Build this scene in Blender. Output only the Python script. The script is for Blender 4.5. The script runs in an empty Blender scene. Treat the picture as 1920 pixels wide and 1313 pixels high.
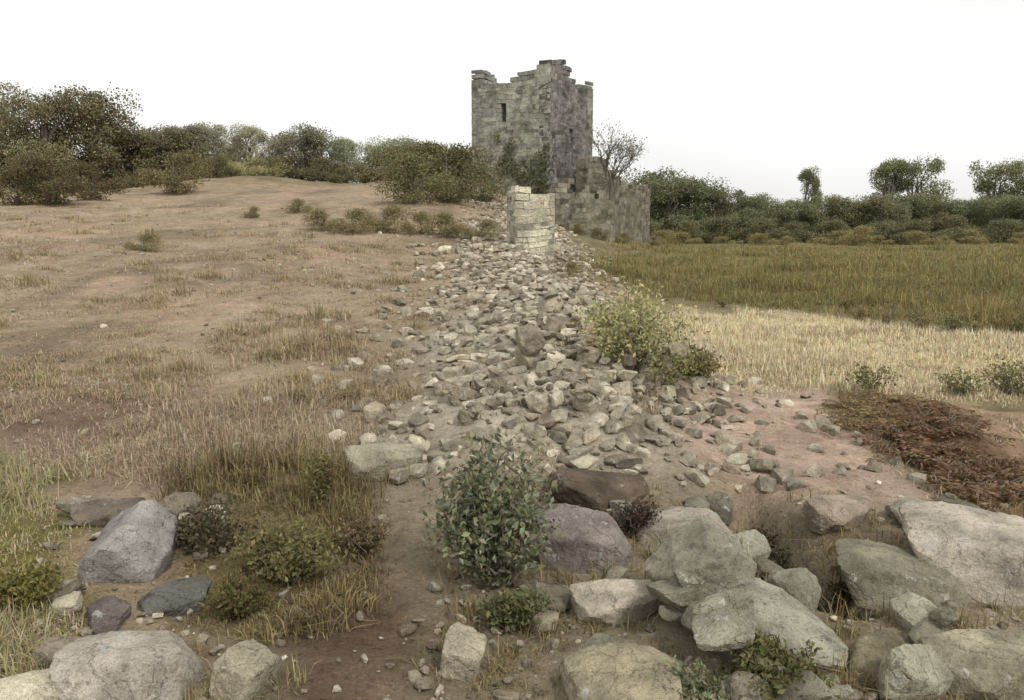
import bpy, math, random
import numpy as np
from mathutils import Vector, Matrix
S=bpy.context.scene; C=S.collection
R=math.radians
# ---------------------------------------------------------------- camera, sky, sun, exposure
EYE=(0.0,0.0,1.7); PITCH=10.0; LENS=28.26
cam=bpy.data.objects.new('camera',bpy.data.cameras.new('camera')); C.objects.link(cam)
cam.location=EYE; cam.rotation_euler=(R(90-PITCH),0,0); cam.data.lens=LENS; cam.data.sensor_width=36
cam.data.clip_start=.05; cam.data.clip_end=6000; S.camera=cam
SUN_EL,SUN_AZ=48,35       # overcast: a weak wide sun, high, a little right of and behind the viewer
w=bpy.data.worlds.new('World'); S.world=w; w.use_nodes=True; nt=w.node_tree
bg=nt.nodes['Background']; sky=nt.nodes.new('ShaderNodeTexSky'); sky.sky_type='NISHITA'; sky.sun_disc=False
sky.sun_elevation=R(SUN_EL); sky.sun_rotation=R(180-SUN_AZ); sky.dust_density=3
hs=nt.nodes.new('ShaderNodeHueSaturation'); hs.inputs['Saturation'].default_value=.10; hs.inputs['Value'].default_value=1.5
tc=nt.nodes.new('ShaderNodeTexCoord'); cn=nt.nodes.new('ShaderNodeTexNoise'); cn.inputs['Scale'].default_value=2.2; cn.inputs['Detail'].default_value=6
mp=nt.nodes.new('ShaderNodeMapping'); mp.inputs['Scale'].default_value=(1,1,3.5)
cr=nt.nodes.new('ShaderNodeMapRange'); cr.inputs[1].default_value=.3; cr.inputs[2].default_value=.7; cr.inputs[3].default_value=.92; cr.inputs[4].default_value=1.08
mx=nt.nodes.new('ShaderNodeMix'); mx.data_type='RGBA'; mx.blend_type='MULTIPLY'; mx.inputs[0].default_value=1
L=nt.links.new
L(sky.outputs[0],hs.inputs['Color']); L(tc.outputs['Generated'],mp.inputs[0]); L(mp.outputs[0],cn.inputs['Vector']); L(cn.outputs['Fac'],cr.inputs[0])
veil=nt.nodes.new('ShaderNodeMix'); veil.data_type='RGBA'; veil.inputs[0].default_value=.78; veil.inputs[7].default_value=(7.3,7.25,7.15,1)   # bright overcast deck in front of the blue
L(hs.outputs[0],veil.inputs[6]); L(veil.outputs[2],mx.inputs[6]); L(cr.outputs[0],mx.inputs[7]); L(mx.outputs[2],bg.inputs[0]); bg.inputs[1].default_value=.15
sun=bpy.data.objects.new('sun',bpy.data.lights.new('sun','SUN')); C.objects.link(sun)
sun.data.energy=2.0; sun.data.angle=R(8); sun.data.color=(1,.96,.9)
sun.rotation_euler=(R(90-SUN_EL),0,R(SUN_AZ))
S.view_settings.view_transform='Standard'; S.view_settings.look='None'; S.view_settings.exposure=0.0; S.view_settings.gamma=1
S.view_settings.use_curve_mapping=False

rng=np.random.default_rng(7); random.seed(7)
# ---------------------------------------------------------------- vectorised value noise
def _hash(ix,iy,iz):
    n=(ix*374761393+iy*668265263+iz*2147483647)&0xffffffff
    n=((n^(n>>13))*1274126177)&0xffffffff
    return ((n^(n>>16))&0xffff)/32767.5-1
def vn(x,y,z=0.):
    x=np.asarray(x,float); y=np.asarray(y,float); z=np.asarray(z,float)+np.zeros_like(x)
    ix,iy,iz=np.floor(x).astype(np.int64),np.floor(y).astype(np.int64),np.floor(z).astype(np.int64)
    fx,fy,fz=x-ix,y-iy,z-iz
    fx=fx*fx*(3-2*fx); fy=fy*fy*(3-2*fy); fz=fz*fz*(3-2*fz)
    r=0
    for a in (0,1):
        for b in (0,1):
            for c in (0,1):
                r=r+_hash(ix+a,iy+b,iz+c)*(fx if a else 1-fx)*(fy if b else 1-fy)*(fz if c else 1-fz)
    return r
def fbm(x,y,z=0.,o=4):
    r=0; a=1
    for k in range(o): r=r+a*vn(x*2**k+17.3*k,y*2**k+5.1*k,np.asarray(z)*2**k); a*=.5
    return r
def sst(a,b,x): t=np.clip((x-a)/(b-a),0,1); return t*t*(3-2*t)
# ---------------------------------------------------------------- terrain height
CLEFT=(1.39,4.6,1.48,3.35)   # narrow gully between the slabs
def wallx(y): return .15+.012*y+.25*np.sin(y*.23)
def hh(x,y):
    x=np.asarray(x,float); y=np.asarray(y,float)
    left=.058*np.clip(y-5,0,56)+.004*np.clip(y-65,0,400)
    right=-.028*np.clip(y-9,0,110)
    m=sst(-2.5-.06*y,2.5+.10*y,x)
    z=left*(1-m)+right*m
    z=z+.8*np.exp(-((x+19)/5)**2-((y-57)/7)**2)
    z=z+1.3*np.exp(-((x-1.8)/9)**2-((y-56)/11)**2)                 # knoll under the tower
    z=z+.42*np.exp(-((x-wallx(y))/(1.15+.012*y))**2)*sst(3.8,6.5,y)*(1-sst(44,54,y))   # spread of the fallen wall
    # low bank with the bracken at the right
    z=z+.16*np.exp(-((x-3.6)/1.1)**2-((y-5.9)/.7)**2)
    ax,ay,bx,by=CLEFT; dx,dy=bx-ax,by-ay; t=np.clip(((x-ax)*dx+(y-ay)*dy)/(dx*dx+dy*dy),0,1); dd=np.hypot(x-ax-t*dx,y-ay-t*dy)
    z=z-.34*np.exp(-(dd/.13)**2)
    n=.05*fbm(x*.9,y*.9)+.16*fbm(x*.13+9,y*.13)*sst(6,25,np.hypot(x,y))+.018*fbm(x*4,y*4)
    return z+n
def h(x,y): return float(hh(np.array([x]),np.array([y]))[0])
F=LENS/36*1920; cp,sp=math.cos(R(PITCH)),math.sin(R(PITCH))
def ray(px,py):
    u=(px-960)/F; v=-(py-656.5)/F
    return np.array([u,cp+v*sp,-sp+v*cp])
def at(px,py):
    "where the line of sight through a photo pixel meets the ground"
    d=ray(px,py); ts=np.geomspace(1.2,260,420); X=d[0]*ts; Y=d[1]*ts; Z=EYE[2]+d[2]*ts
    k=np.where(Z<hh(X,Y))[0]
    if len(k)==0: return (float(X[-1]),float(Y[-1]))
    return (float(X[k[0]]),float(Y[k[0]]))
def onrow(px,Y): return (px-960)/F*Y*1.0/ (cp+0.03)*1.0   # x of a photo column at depth Y near the horizon
# ---------------------------------------------------------------- helpers
def lin(r,g,b):
    f=lambda c:((c/255+.055)/1.055)**2.4 if c>10 else c/255/12.92
    return (f(r),f(g),f(b))
def tag(o,label=None,cat=None,group=None,kind=None):
    if label: o['label']=label
    if cat: o['category']=cat
    if group: o['group']=group
    if kind: o['kind']=kind
    return o
def link(o,parent=None):
    C.objects.link(o)
    if parent: o.parent=parent
    return o
def empty(name,loc,rz=0):
    o=bpy.data.objects.new(name,None); o.empty_display_size=.3; C.objects.link(o); o.location=loc; o.rotation_euler=(0,0,rz); return o
def mesh(name,V,Fc,mat=None,col=None,smooth=False):
    "V (n,3), Fc (m,k) with a constant k, or a list of such arrays"
    if not isinstance(Fc,list): Fc=[Fc]
    me=bpy.data.meshes.new(name); V=np.asarray(V,np.float32)
    me.vertices.add(len(V)); me.vertices.foreach_set('co',V.ravel())
    nl=sum(f.size for f in Fc); nf=sum(len(f) for f in Fc)
    me.loops.add(nl); me.loops.foreach_set('vertex_index',np.concatenate([f.ravel() for f in Fc]).astype(np.int32))
    me.polygons.add(nf); tot=np.concatenate([np.full(len(f),f.shape[1]) for f in Fc]).astype(np.int32)
    me.polygons.foreach_set('loop_start',np.concatenate([[0],np.cumsum(tot)[:-1]]).astype(np.int32))
    try: me.polygons.foreach_set('loop_total',tot)
    except Exception: pass
    me.update(calc_edges=True); me.validate()
    me.polygons.foreach_set('use_smooth',np.full(nf,bool(smooth)))
    if smooth=='angle': me.set_sharp_from_angle(angle=R(20))
    if col is not None:
        a=me.color_attributes.new('tint','FLOAT_COLOR','POINT'); c=np.ones((len(V),4),np.float32); c[:,:3]=col
        a.data.foreach_set('color',c.ravel())
    if mat: me.materials.append(mat)
    return me
def obj(name,me,parent=None): return link(bpy.data.objects.new(name,me),parent)
# ---------------------------------------------------------------- materials
def newmat(name):
    m=bpy.data.materials.new(name); m.use_nodes=True; n=m.node_tree; b=n.nodes['Principled BSDF']
    return m,n,b
def N(n,t,**k):
    x=n.nodes.new(t)
    for a,v in k.items():
        if a.startswith('i_'): x.inputs[a[2:].replace('_',' ')].default_value=v
        else: setattr(x,a,v)
    return x
def mixc(n,a,b,fac,blend='MIX'):
    x=n.nodes.new('ShaderNodeMix'); x.data_type='RGBA'; x.blend_type=blend; x.clamp_factor=True
    for s,v in ((0,fac),(6,a),(7,b)):
        if isinstance(v,bpy.types.NodeSocket): n.links.new(v,x.inputs[s])
        else: x.inputs[s].default_value=v if s==0 else (*v,1) if len(v)==3 else v
    return x.outputs[2]
def ramp(n,src,lo,hi,a=0.,b=1.):
    x=n.nodes.new('ShaderNodeMapRange'); n.links.new(src,x.inputs[0])
    for i,v in zip((1,2,3,4),(lo,hi,a,b)): x.inputs[i].default_value=v
    return x.outputs[0]
def noisen(n,vec,scale,detail=5,rough=.6,w=None):
    x=N(n,'ShaderNodeTexNoise'); x.inputs['Scale'].default_value=scale; x.inputs['Detail'].default_value=detail; x.inputs['Roughness'].default_value=rough
    n.links.new(vec,x.inputs['Vector']); return x.outputs['Fac']
def leafmat(name,trans=.25,rough=.65):
    m,n,b=newmat(name); at_=N(n,'ShaderNodeAttribute',attribute_name='tint'); oi=N(n,'ShaderNodeObjectInfo')
    c=mixc(n,at_.outputs['Color'],oi.outputs['Color'],1.,'MULTIPLY')
    n.links.new(c,b.inputs['Base Color']); b.inputs['Roughness'].default_value=rough; b.inputs['Specular IOR Level'].default_value=.25
    t=N(n,'ShaderNodeBsdfTranslucent'); n.links.new(c,t.inputs['Color']); ms=N(n,'ShaderNodeMixShader'); ms.inputs[0].default_value=trans
    n.links.new(b.outputs[0],ms.inputs[1]); n.links.new(t.outputs[0],ms.inputs[2]); n.links.new(ms.outputs[0],n.nodes['Material Output'].inputs[0])
    return m
M={}
M['leaf']=leafmat('leaves'); M['grass']=leafmat('grass_blades',.2,.8)
def barkmat():
    m,n,b=newmat('bark'); tc=N(n,'ShaderNodeTexCoord'); f=noisen(n,tc.outputs['Object'],6,6)
    n.links.new(mixc(n,(.07,.055,.04),(.2,.18,.15),f),b.inputs['Base Color']); b.inputs['Roughness'].default_value=.9
    bp=N(n,'ShaderNodeBump'); bp.inputs['Strength'].default_value=.6; bp.inputs['Distance'].default_value=.02; n.links.new(f,bp.inputs['Height']); n.links.new(bp.outputs[0],b.inputs['Normal']); return m
M['bark']=barkmat()
def rockmat(name,scale=1.,attr=False):
    "limestone: object colour times mottling, lichen and pits"
    m,n,b=newmat(name); tc=N(n,'ShaderNodeTexCoord'); oi=N(n,'ShaderNodeObjectInfo'); geo=N(n,'ShaderNodeNewGeometry')
    ad=N(n,'ShaderNodeVectorMath',operation='ADD'); cm=N(n,'ShaderNodeCombineXYZ')
    ml=N(n,'ShaderNodeMath',operation='MULTIPLY'); ml.inputs[1].default_value=37.; n.links.new(oi.outputs['Random'],ml.inputs[0])
    for i in range(3): n.links.new(ml.outputs[0],cm.inputs[i])
    n.links.new(geo.outputs['Position'],ad.inputs[0]); n.links.new(cm.outputs[0],ad.inputs[1]); v=ad.outputs[0]
    base=oi.outputs['Color']
    if attr:
        a=N(n,'ShaderNodeAttribute',attribute_name='tint'); base=mixc(n,base,a.outputs['Color'],1.,'MULTIPLY')
    f1=noisen(n,v,4*scale,6,.65); f2=noisen(n,v,17*scale,6,.7); f3=noisen(n,v,70*scale,4,.7); f4=noisen(n,v,7.5*scale,8,.75)
    c=mixc(n,base,(1.28,1.26,1.2),1.,'MULTIPLY')
    d=mixc(n,base,(.50,.49,.47),1.,'MULTIPLY')
    c=mixc(n,d,c,ramp(n,f1,.34,.62))
    c=mixc(n,c,mixc(n,base,(.38,.37,.36),1.,'MULTIPLY'),ramp(n,f2,.56,.68,0,.75))       # dark weathering
    c=mixc(n,c,(.46,.46,.42),ramp(n,f4,.60,.635,0,.7)); f7=noisen(n,v,13*scale,8,.8); c=mixc(n,c,(.075,.07,.06),ramp(n,f7,.61,.65,0,.6))                                   # pale lichen
    f5=noisen(n,v,11*scale+3,7,.7); c=mixc(n,c,(.20,.15,.055),ramp(n,f5,.655,.70,0,.6))     # ochre lichen
    up=N(n,'ShaderNodeSeparateXYZ'); n.links.new(geo.outputs['Normal'],up.inputs[0])
    c=mixc(n,c,(.62,.60,.56),ramp(n,f3,.52,.66,0,.8),'MULTIPLY'); f6=noisen(n,v,190*scale,3,.7); c=mixc(n,c,(.55,.53,.5),ramp(n,f6,.56,.66,0,.8),'MULTIPLY'); c=mixc(n,c,(1.35,1.33,1.28),ramp(n,f6,.44,.34,0,.7),'MULTIPLY')
    n.links.new(c,b.inputs['Base Color']); b.inputs['Roughness'].default_value=.92; b.inputs['Specular IOR Level'].default_value=.2
    vo=N(n,'ShaderNodeTexVoronoi',feature='DISTANCE_TO_EDGE'); vo.inputs['Scale'].default_value=2.3*scale
    wn=N(n,'ShaderNodeTexNoise'); wn.inputs['Scale'].default_value=3*scale; wn.inputs['Detail'].default_value=6; n.links.new(v,wn.inputs['Vector'])
    wa=N(n,'ShaderNodeVectorMath',operation='MULTIPLY_ADD'); n.links.new(wn.outputs['Color'],wa.inputs[0]); wa.inputs[1].default_value=(.9/scale,)*3; n.links.new(v,wa.inputs[2]); n.links.new(wa.outputs[0],vo.inputs['Vector'])
    cr_=ramp(n,vo.outputs['Distance'],0,.018,-.22,0)
    s1=N(n,'ShaderNodeMath',operation='ADD'); n.links.new(f2,s1.inputs[0]); n.links.new(cr_,s1.inputs[1])
    b1=N(n,'ShaderNodeBump'); b1.inputs['Strength'].default_value=.8; b1.inputs['Distance'].default_value=.04/scale; n.links.new(s1.outputs[0],b1.inputs['Height'])
    b2=N(n,'ShaderNodeBump'); b2.inputs['Strength'].default_value=.9; b2.inputs['Distance'].default_value=.010/scale; n.links.new(f3,b2.inputs['Height']); n.links.new(b1.outputs[0],b2.inputs['Normal'])
    n.links.new(b2.outputs[0],b.inputs['Normal']); return m
M['rock']=rockmat('limestone'); M['rubble']=rockmat('limestone_rubble',1.4,True); M['masonry']=rockmat('weathered_masonry',.35,True)
def groundmat():
    m,n,b=newmat('ground_soil'); a=N(n,'ShaderNodeAttribute',attribute_name='tint'); geo=N(n,'ShaderNodeNewGeometry'); v=geo.outputs['Position']
    f1=noisen(n,v,1.3,6,.65); f2=noisen(n,v,9,6,.7); f3=noisen(n,v,60,5,.7); f4=noisen(n,v,.35,4,.6)
    c=a.outputs['Color']
    c=mixc(n,c,(.62,.60,.56),ramp(n,f1,.42,.66,0,.8),'MULTIPLY'); c=mixc(n,c,(1.3,1.26,1.2),ramp(n,f4,.45,.7,0,.8),'MULTIPLY')
    c=mixc(n,c,(.6,.56,.5),ramp(n,f2,.5,.68,0,.8),'MULTIPLY'); c=mixc(n,c,(1.5,1.46,1.38),ramp(n,f3,.54,.64,0,.9),'MULTIPLY'); f5=noisen(n,v,28,6,.75); c=mixc(n,c,(.52,.50,.47),ramp(n,f5,.54,.64,0,.85),'MULTIPLY'); f6=noisen(n,v,3.2,8,.75); c=mixc(n,c,(1.35,1.33,1.28),ramp(n,f6,.52,.62,0,.8),'MULTIPLY')
    n.links.new(c,b.inputs['Base Color']); b.inputs['Roughness'].default_value=1; b.inputs['Specular IOR Level'].default_value=.1
    s=N(n,'ShaderNodeMath',operation='ADD'); n.links.new(f2,s.inputs[0]); q=N(n,'ShaderNodeMath',operation='MULTIPLY'); q.inputs[1].default_value=.35; n.links.new(f3,q.inputs[0]); n.links.new(q.outputs[0],s.inputs[1])
    bp=N(n,'ShaderNodeBump'); bp.inputs['Strength'].default_value=.9; bp.inputs['Distance'].default_value=.05; n.links.new(s.outputs[0],bp.inputs['Height']); n.links.new(bp.outputs[0],b.inputs['Normal'])
    return m
M['ground']=groundmat()
# ---------------------------------------------------------------- zones of the ground (from photo outlines carried onto the terrain)
def poly(*pts): return np.array([at(*p) for p in pts])
def inside(P,x,y,soft):
    "soft 0..1 membership of polygon P"
    ins=np.zeros(x.shape,bool); dm=np.full(x.shape,1e9); n=len(P)
    for i in range(n):
        x1,y1=P[i]; x2,y2=P[(i+1)%n]
        c=((y1>y)!=(y2>y))&(x<(x2-x1)*(y-y1)/((y2-y1) if abs(y2-y1)>1e-9 else 1e-9)+x1); ins^=c
        dx,dy=x2-x1,y2-y1; t=np.clip(((x-x1)*dx+(y-y1)*dy)/(dx*dx+dy*dy+1e-9),0,1); dm=np.minimum(dm,np.hypot(x-x1-t*dx,y-y1-t*dy))
    s=np.where(ins,dm,-dm); return sst(-soft,soft,s)
ZONES=[ # name, polygon, albedo, softness
 ('olive', poly((1150,455),(1500,450),(2400,450),(2500,640),(1930,628),(1600,592),(1400,575),(1260,560),(1120,500)), lin(114,106,72), .7),
 ('straw', poly((1250,610),(1330,585),(1500,592),(1930,640),(2150,660),(2150,780),(1920,760),(1700,728),(1540,735),(1330,725),(1240,670)), lin(188,174,142), .25),
 ('pink', poly((1420,735),(1560,735),(1620,830),(1720,900),(1700,960),(1400,935),(1250,860),(1300,760)), lin(172,152,136), .18),
 ('bracken', poly((1560,758),(1700,735),(1850,790),(2050,860),(2050,945),(1780,940),(1660,850)), lin(100,80,58), .08),
 ('earthright', poly((1780,760),(2100,790),(2100,880),(1900,860)), lin(150,128,108), .15),
 ('olivecorner', poly((-200,870),(90,900),(140,1000),(150,1313),(-200,1400)), lin(112,106,62), .15),
 ('scrub', poly((300,905),(600,880),(690,960),(700,1080),(620,1190),(500,1220),(370,1170),(330,1000)), lin(112,102,72), .15),
 ('brown', poly((520,1100),(760,1040),(820,1150),(800,1400),(520,1400)), lin(100,85,70), .1),
 ('rubble', poly((640,900),(760,700),(930,560),(1020,560),(1200,760),(1280,900),(1980,950),(2050,1400),(840,1400),(830,1100)), lin(134,124,106), .3),
 ('ridge', poly((700,880),(800,640),(930,540),(1030,540),(1150,700),(1240,880),(1000,900)), lin(166,158,142), .35),
]
def zmask(name,x,y,jit=.35):
    k=sst(3,20,np.hypot(x,y))*1.6+.2
    jx=k*fbm(x*1.1+3,y*1.1)*jit/.35*.5; jy=k*fbm(x*1.1-7,y*1.1+11)*jit/.35*.9
    for z in ZONES:
        if z[0]==name: return inside(z[1],x+jx,y+jy,z[3]*(1+.08*np.maximum(y,0)))
def ground_col(x,y):
    m=sst(-1.5,2.5+.05*y,x)
    A=np.array(lin(148,134,114)); B=np.array(lin(124,116,90))
    c=A*(1-m)[:,None]+B*m[:,None]
    p=sst(.1,.9,fbm(x*.35,y*.28+4)); c=c*(1-p[:,None]*.30)
    q=sst(.1,.8,fbm(x*.5+20,y*.35)); c=c*(1-q[:,None])+np.array(lin(154,135,117))*q[:,None]*(1-m*.5)[:,None]+c*(q*m*.5)[:,None]
    d=inside(DARKL,x+.3*fbm(x,y),y+.3*fbm(x+5,y),.8); c=c*(1-d[:,None])+np.array(lin(120,104,90))*d[:,None]
    far=sst(45,70,y)[:,None]; c=c*(1-far)+np.array(lin(100,94,62))*far
    for z in ZONES:
        k=zmask(z[0],x,y)[:,None]; c=c*(1-k)+np.array(z[2])*k
    return c
DARKL=poly((-150,690),(60,690),(280,740),(560,750),(560,800),(300,820),(180,880),(-150,880))
def axis(a,b,d0,g):
    r=[0.]; d=d0
    while r[-1]<b: r.append(r[-1]+d); d*=g
    l=[0.]; d=d0
    while l[-1]<-a: l.append(l[-1]+d); d*=g
    return np.array([-v for v in l[:0:-1]]+r)
gx=axis(-900,900,.035,1.0165); gy=1.5+axis(-60,1400,.035,1.0155)
X,Y=np.meshgrid(gx,gy); x=X.ravel(); y=Y.ravel(); z=hh(x,y)
nx,ny=len(gx),len(gy); idx=np.arange(nx*ny).reshape(ny,nx)
Fc=np.stack([idx[:-1,:-1],idx[:-1,1:],idx[1:,1:],idx[1:,:-1]],-1).reshape(-1,4)
g=obj('ground',mesh('ground',np.stack([x,y,z],-1),Fc,M['ground'],ground_col(x,y),True)); tag(g,kind='structure')
# ---------------------------------------------------------------- rocks
def ico(n):
    import bmesh
    bm=bmesh.new(); bmesh.ops.create_icosphere(bm,subdivisions=n,radius=1)
    V=np.array([v.co[:] for v in bm.verts]); Fx=np.array([[v.index for v in f.verts] for f in bm.faces]); bm.free(); return V,Fx
ICO4=ico(5); ICO2=ico(2); ICO3=ico(3); ico4=ico(4)
def rock_verts(D,dims,seed,planes=13,rough=1.):
    "a fractured block: the unit directions D pushed out to the nearest of a set of cleavage planes"
    r=np.random.default_rng(seed); n=[]; d=[]
    ax=np.array([[1,0,0],[-1,0,0],[0,1,0],[0,-1,0],[0,0,1],[0,0,-1]],float)
    for a in ax:
        v=a+r.normal(0,.16,3); n.append(v/np.linalg.norm(v)); d.append(r.uniform(.78,1.))
    for k in range(planes-4):
        v=r.normal(0,1,3); v/=np.linalg.norm(v); n.append(v); d.append(r.uniform(.72,1.05))
    n=np.array(n); d=np.array(d)
    q=np.maximum(D@n.T,1e-3)/d              # 1/r candidates
    s=(np.sum(q**70,1))**(1/70); P=D/s[:,None]
    P=P*(1+rough*(.02*fbm(P[:,0]*1.8+seed,P[:,1]*1.8,P[:,2]*1.8,3)+.026*fbm(P[:,0]*6,P[:,1]*6+seed,P[:,2]*6,4)-.05*np.maximum(0,fbm(P[:,0]*3.1+7,P[:,1]*3.1+seed,P[:,2]*3.1,2)-.25)))[:,None]
    lay=rough*.018*np.sign(np.sin(P[:,2]*9+2*fbm(P[:,0],P[:,1],seed,2)))*0
    for k in range(int(22*min(1,rough))):
        v=r.normal(0,1,3); v/=np.linalg.norm(v); pv=P@v; dm_=pv.max()*r.uniform(.84,.975); P=P*np.where(pv>dm_,dm_/np.maximum(pv,1e-6),1)[:,None]
    P=P*(1+.010*rough*fbm(P[:,0]*15,P[:,1]*15+seed,P[:,2]*15,3))[:,None]
    return P*np.array(dims)*.5
ROCKS=[]
for k in range(18):
    dm=[(1,.78,.5),(1,.66,.62),(1,.9,.36),(1,.55,.42),(.95,.85,.7),(1,.72,.55)][k%6]
    ROCKS.append((mesh('rock',rock_verts(ICO4[0],dm,k+3),ICO4[1],M['rock'],None,'angle'),dm))
RS=[(mesh('rock',rock_verts(ico4[0],dm,k+40,9),ico4[1],M['rock'],None,'angle'),dm) for k,dm in enumerate([(1,.75,.5),(1,.65,.6),(1,.85,.4),(1,.6,.45),(.9,.8,.65)]*2)]
# piled height map so stones rest on one another
HM0x,HM0y,HMs=-6.,1.,.04; HMw,HMh=400,1500
hx=HM0x+HMs*np.arange(HMw); hy=HM0y+HMs*np.arange(HMh); HX,HY=np.meshgrid(hx,hy); HM=hh(HX.ravel(),HY.ravel()).reshape(HMh,HMw); G0=HM.copy()
KEYM=np.zeros_like(HM,bool)
def foot(x,y,r):
    i0=int((x-r-HM0x)/HMs); i1=int((x+r-HM0x)/HMs)+1; j0=int((y-r-HM0y)/HMs); j1=int((y+r-HM0y)/HMs)+1
    return max(i0,0),min(i1,HMw),max(j0,0),min(j1,HMh)
def drop(x,y,L_,W_,H_,rz,sink=.18,key=False):
    "resting height of a block centre; deposits the block in the map"
    i0,i1,j0,j1=foot(x,y,L_*.6)
    if i1<=i0 or j1<=j0: return h(x,y)+H_*(.5-sink)
    dx=HX[j0:j1,i0:i1]-x; dy=HY[j0:j1,i0:i1]-y; c,s=math.cos(rz),math.sin(rz)
    u=(dx*c+dy*s)/(L_*.5); v=(-dx*s+dy*c)/(W_*.5); rr=u*u+v*v; m=rr<.75
    sub=HM[j0:j1,i0:i1]
    zb=np.percentile(sub[m],60) if m.any() else h(x,y)
    zc=zb+H_*(.5-sink)
    mm=rr<1; top=zc+H_*.5*np.sqrt(np.clip(1-rr**2,0,1)); sub[mm]=np.maximum(sub[mm],top[mm])
    if key: KEYM[j0:j1,i0:i1]|=rr<1.25
    return zc
def put_rock(x,y,size,rz,tint,label,group=None,kind=None,tilt=(0,0),sink=.18,key=False,small=False,hs_=1.):
    lib=RS if small else ROCKS; me,dm=lib[kind%len(lib)] if kind is not None else random.choice(lib)
    L_,W_,H_=dm[0]*size,dm[1]*size,dm[2]*size*hs_
    zc=drop(x,y,L_,W_,H_,rz,sink,key)
    o=bpy.data.objects.new('rock',me); C.objects.link(o); o.location=(x,y,zc); o.scale=(size,size,size*hs_)
    o.rotation_euler=(tilt[0],tilt[1],rz); o.color=(*tint,1); tag(o,label,'rock',group); return o
def atr(px,py,wpx):
    "ground point for a stone whose centre shows at px,py"
    X_,Y_=at(px,py+.22*wpx); return X_,Y_
# px, py, width px, rz, kind, colour (sRGB), height factor, tilt, label
KEY=[
 (245,1025,165,.2,4,(150,146,144),1.0,(.1,.1),'cool grey angular boulder at lower left with dark gaps around it'),
 (255,1240,230,.1,0,(172,165,155),.9,(-.1,.05),'broad pale boulder near the bottom left, below the cool grey one'),
 (75,1300,150,.5,5,(196,189,168),.9,(0,.1),'cream stone cut by the bottom edge at far left'),
 (462,1262,135,1.2,1,(156,149,130),1.2,(.05,.2),'upright buff stone at the bottom edge beside brown earth'),
 (330,1105,130,.8,3,(98,98,93),.9,(.1,-.1),'dark slate grey stone between the two big boulders at lower left'),
 (205,1135,120,2.1,3,(110,100,98),.9,(0,.2),'dull purplish stone behind the broad pale boulder at lower left'),
 (200,955,110,.3,5,(122,112,102),.8,(.1,0),'small brown grey stone just behind the cool grey boulder'),
 (712,862,140,.4,5,(158,152,134),1.1,(0,.1),'light buff stone left of the dark green bush, at the foot of the fallen wall'),
 (866,1225,118,1.4,1,(172,164,146),1.4,(.1,0),'small upright pale stone at bottom centre below the bush'),
 (1095,1000,190,-.3,0,(140,131,126),1.1,(.25,.1),'purplish grey boulder at centre shaded under a dark ledge'),
 (1120,915,190,.35,6,(104,92,80),.75,(.1,.2),'dark brown ledge stone above the purplish grey boulder'),
 (1150,1112,165,.1,5,(184,175,160),.85,(0,0),'small bright pale stone below the purplish boulder'),
 (1290,985,180,-.6,0,(160,152,140),.9,(.1,-.15),'pale grey block at the head of the long leaning slab'),
 (1420,1120,330,-.75,3,(154,152,138),.8,(-.1,.2),'long greenish grey slab slanting down to the right of centre'),
 (1315,1110,190,.2,4,(142,138,124),.8,(0,.1),'mid grey boulder left of the long slanting slab'),
 (1170,1262,240,.2,2,(156,148,126),1.1,(0,-.05),'broad buff stone at the bottom edge right of centre'),
 (1560,955,125,.5,5,(152,140,126),.9,(.1,.1),'small tan stone right of the narrow dark cleft'),
 (1690,1070,210,-.4,0,(134,130,114),.8,(0,.1),'flat grey green stone between the cleft and the right hand boulder'),
 (1860,1030,270,-.35,0,(176,168,155),.9,(.1,.1),'large light boulder at the right edge of the photo'),
 (1825,1238,210,.3,5,(164,157,136),.9,(0,.1),'pale buff boulder near the bottom right corner'),
 (1650,1220,170,1.0,3,(122,114,94),.8,(.1,0),'dull olive brown stone left of the bottom right boulder'),
 ]
KEYPOS=[]
for px,py,wpx,rz,kd,c,hf,tl,lb in KEY:
    if not wpx: continue
    X_,Y_=atr(px,py,wpx); dist=math.sqrt(X_**2+Y_**2+2.2); size=wpx/F*dist*1.02; KEYPOS.append((X_,Y_,size))
    put_rock(X_,Y_,size,rz,lin(*c),lb,None,kd,tl,.42,True,hs_=hf*1.25)
GREY=[(150,144,128),(136,130,116),(164,158,142),(126,118,104),(152,148,134),(142,132,118),(116,108,96),(172,164,150)]
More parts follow.
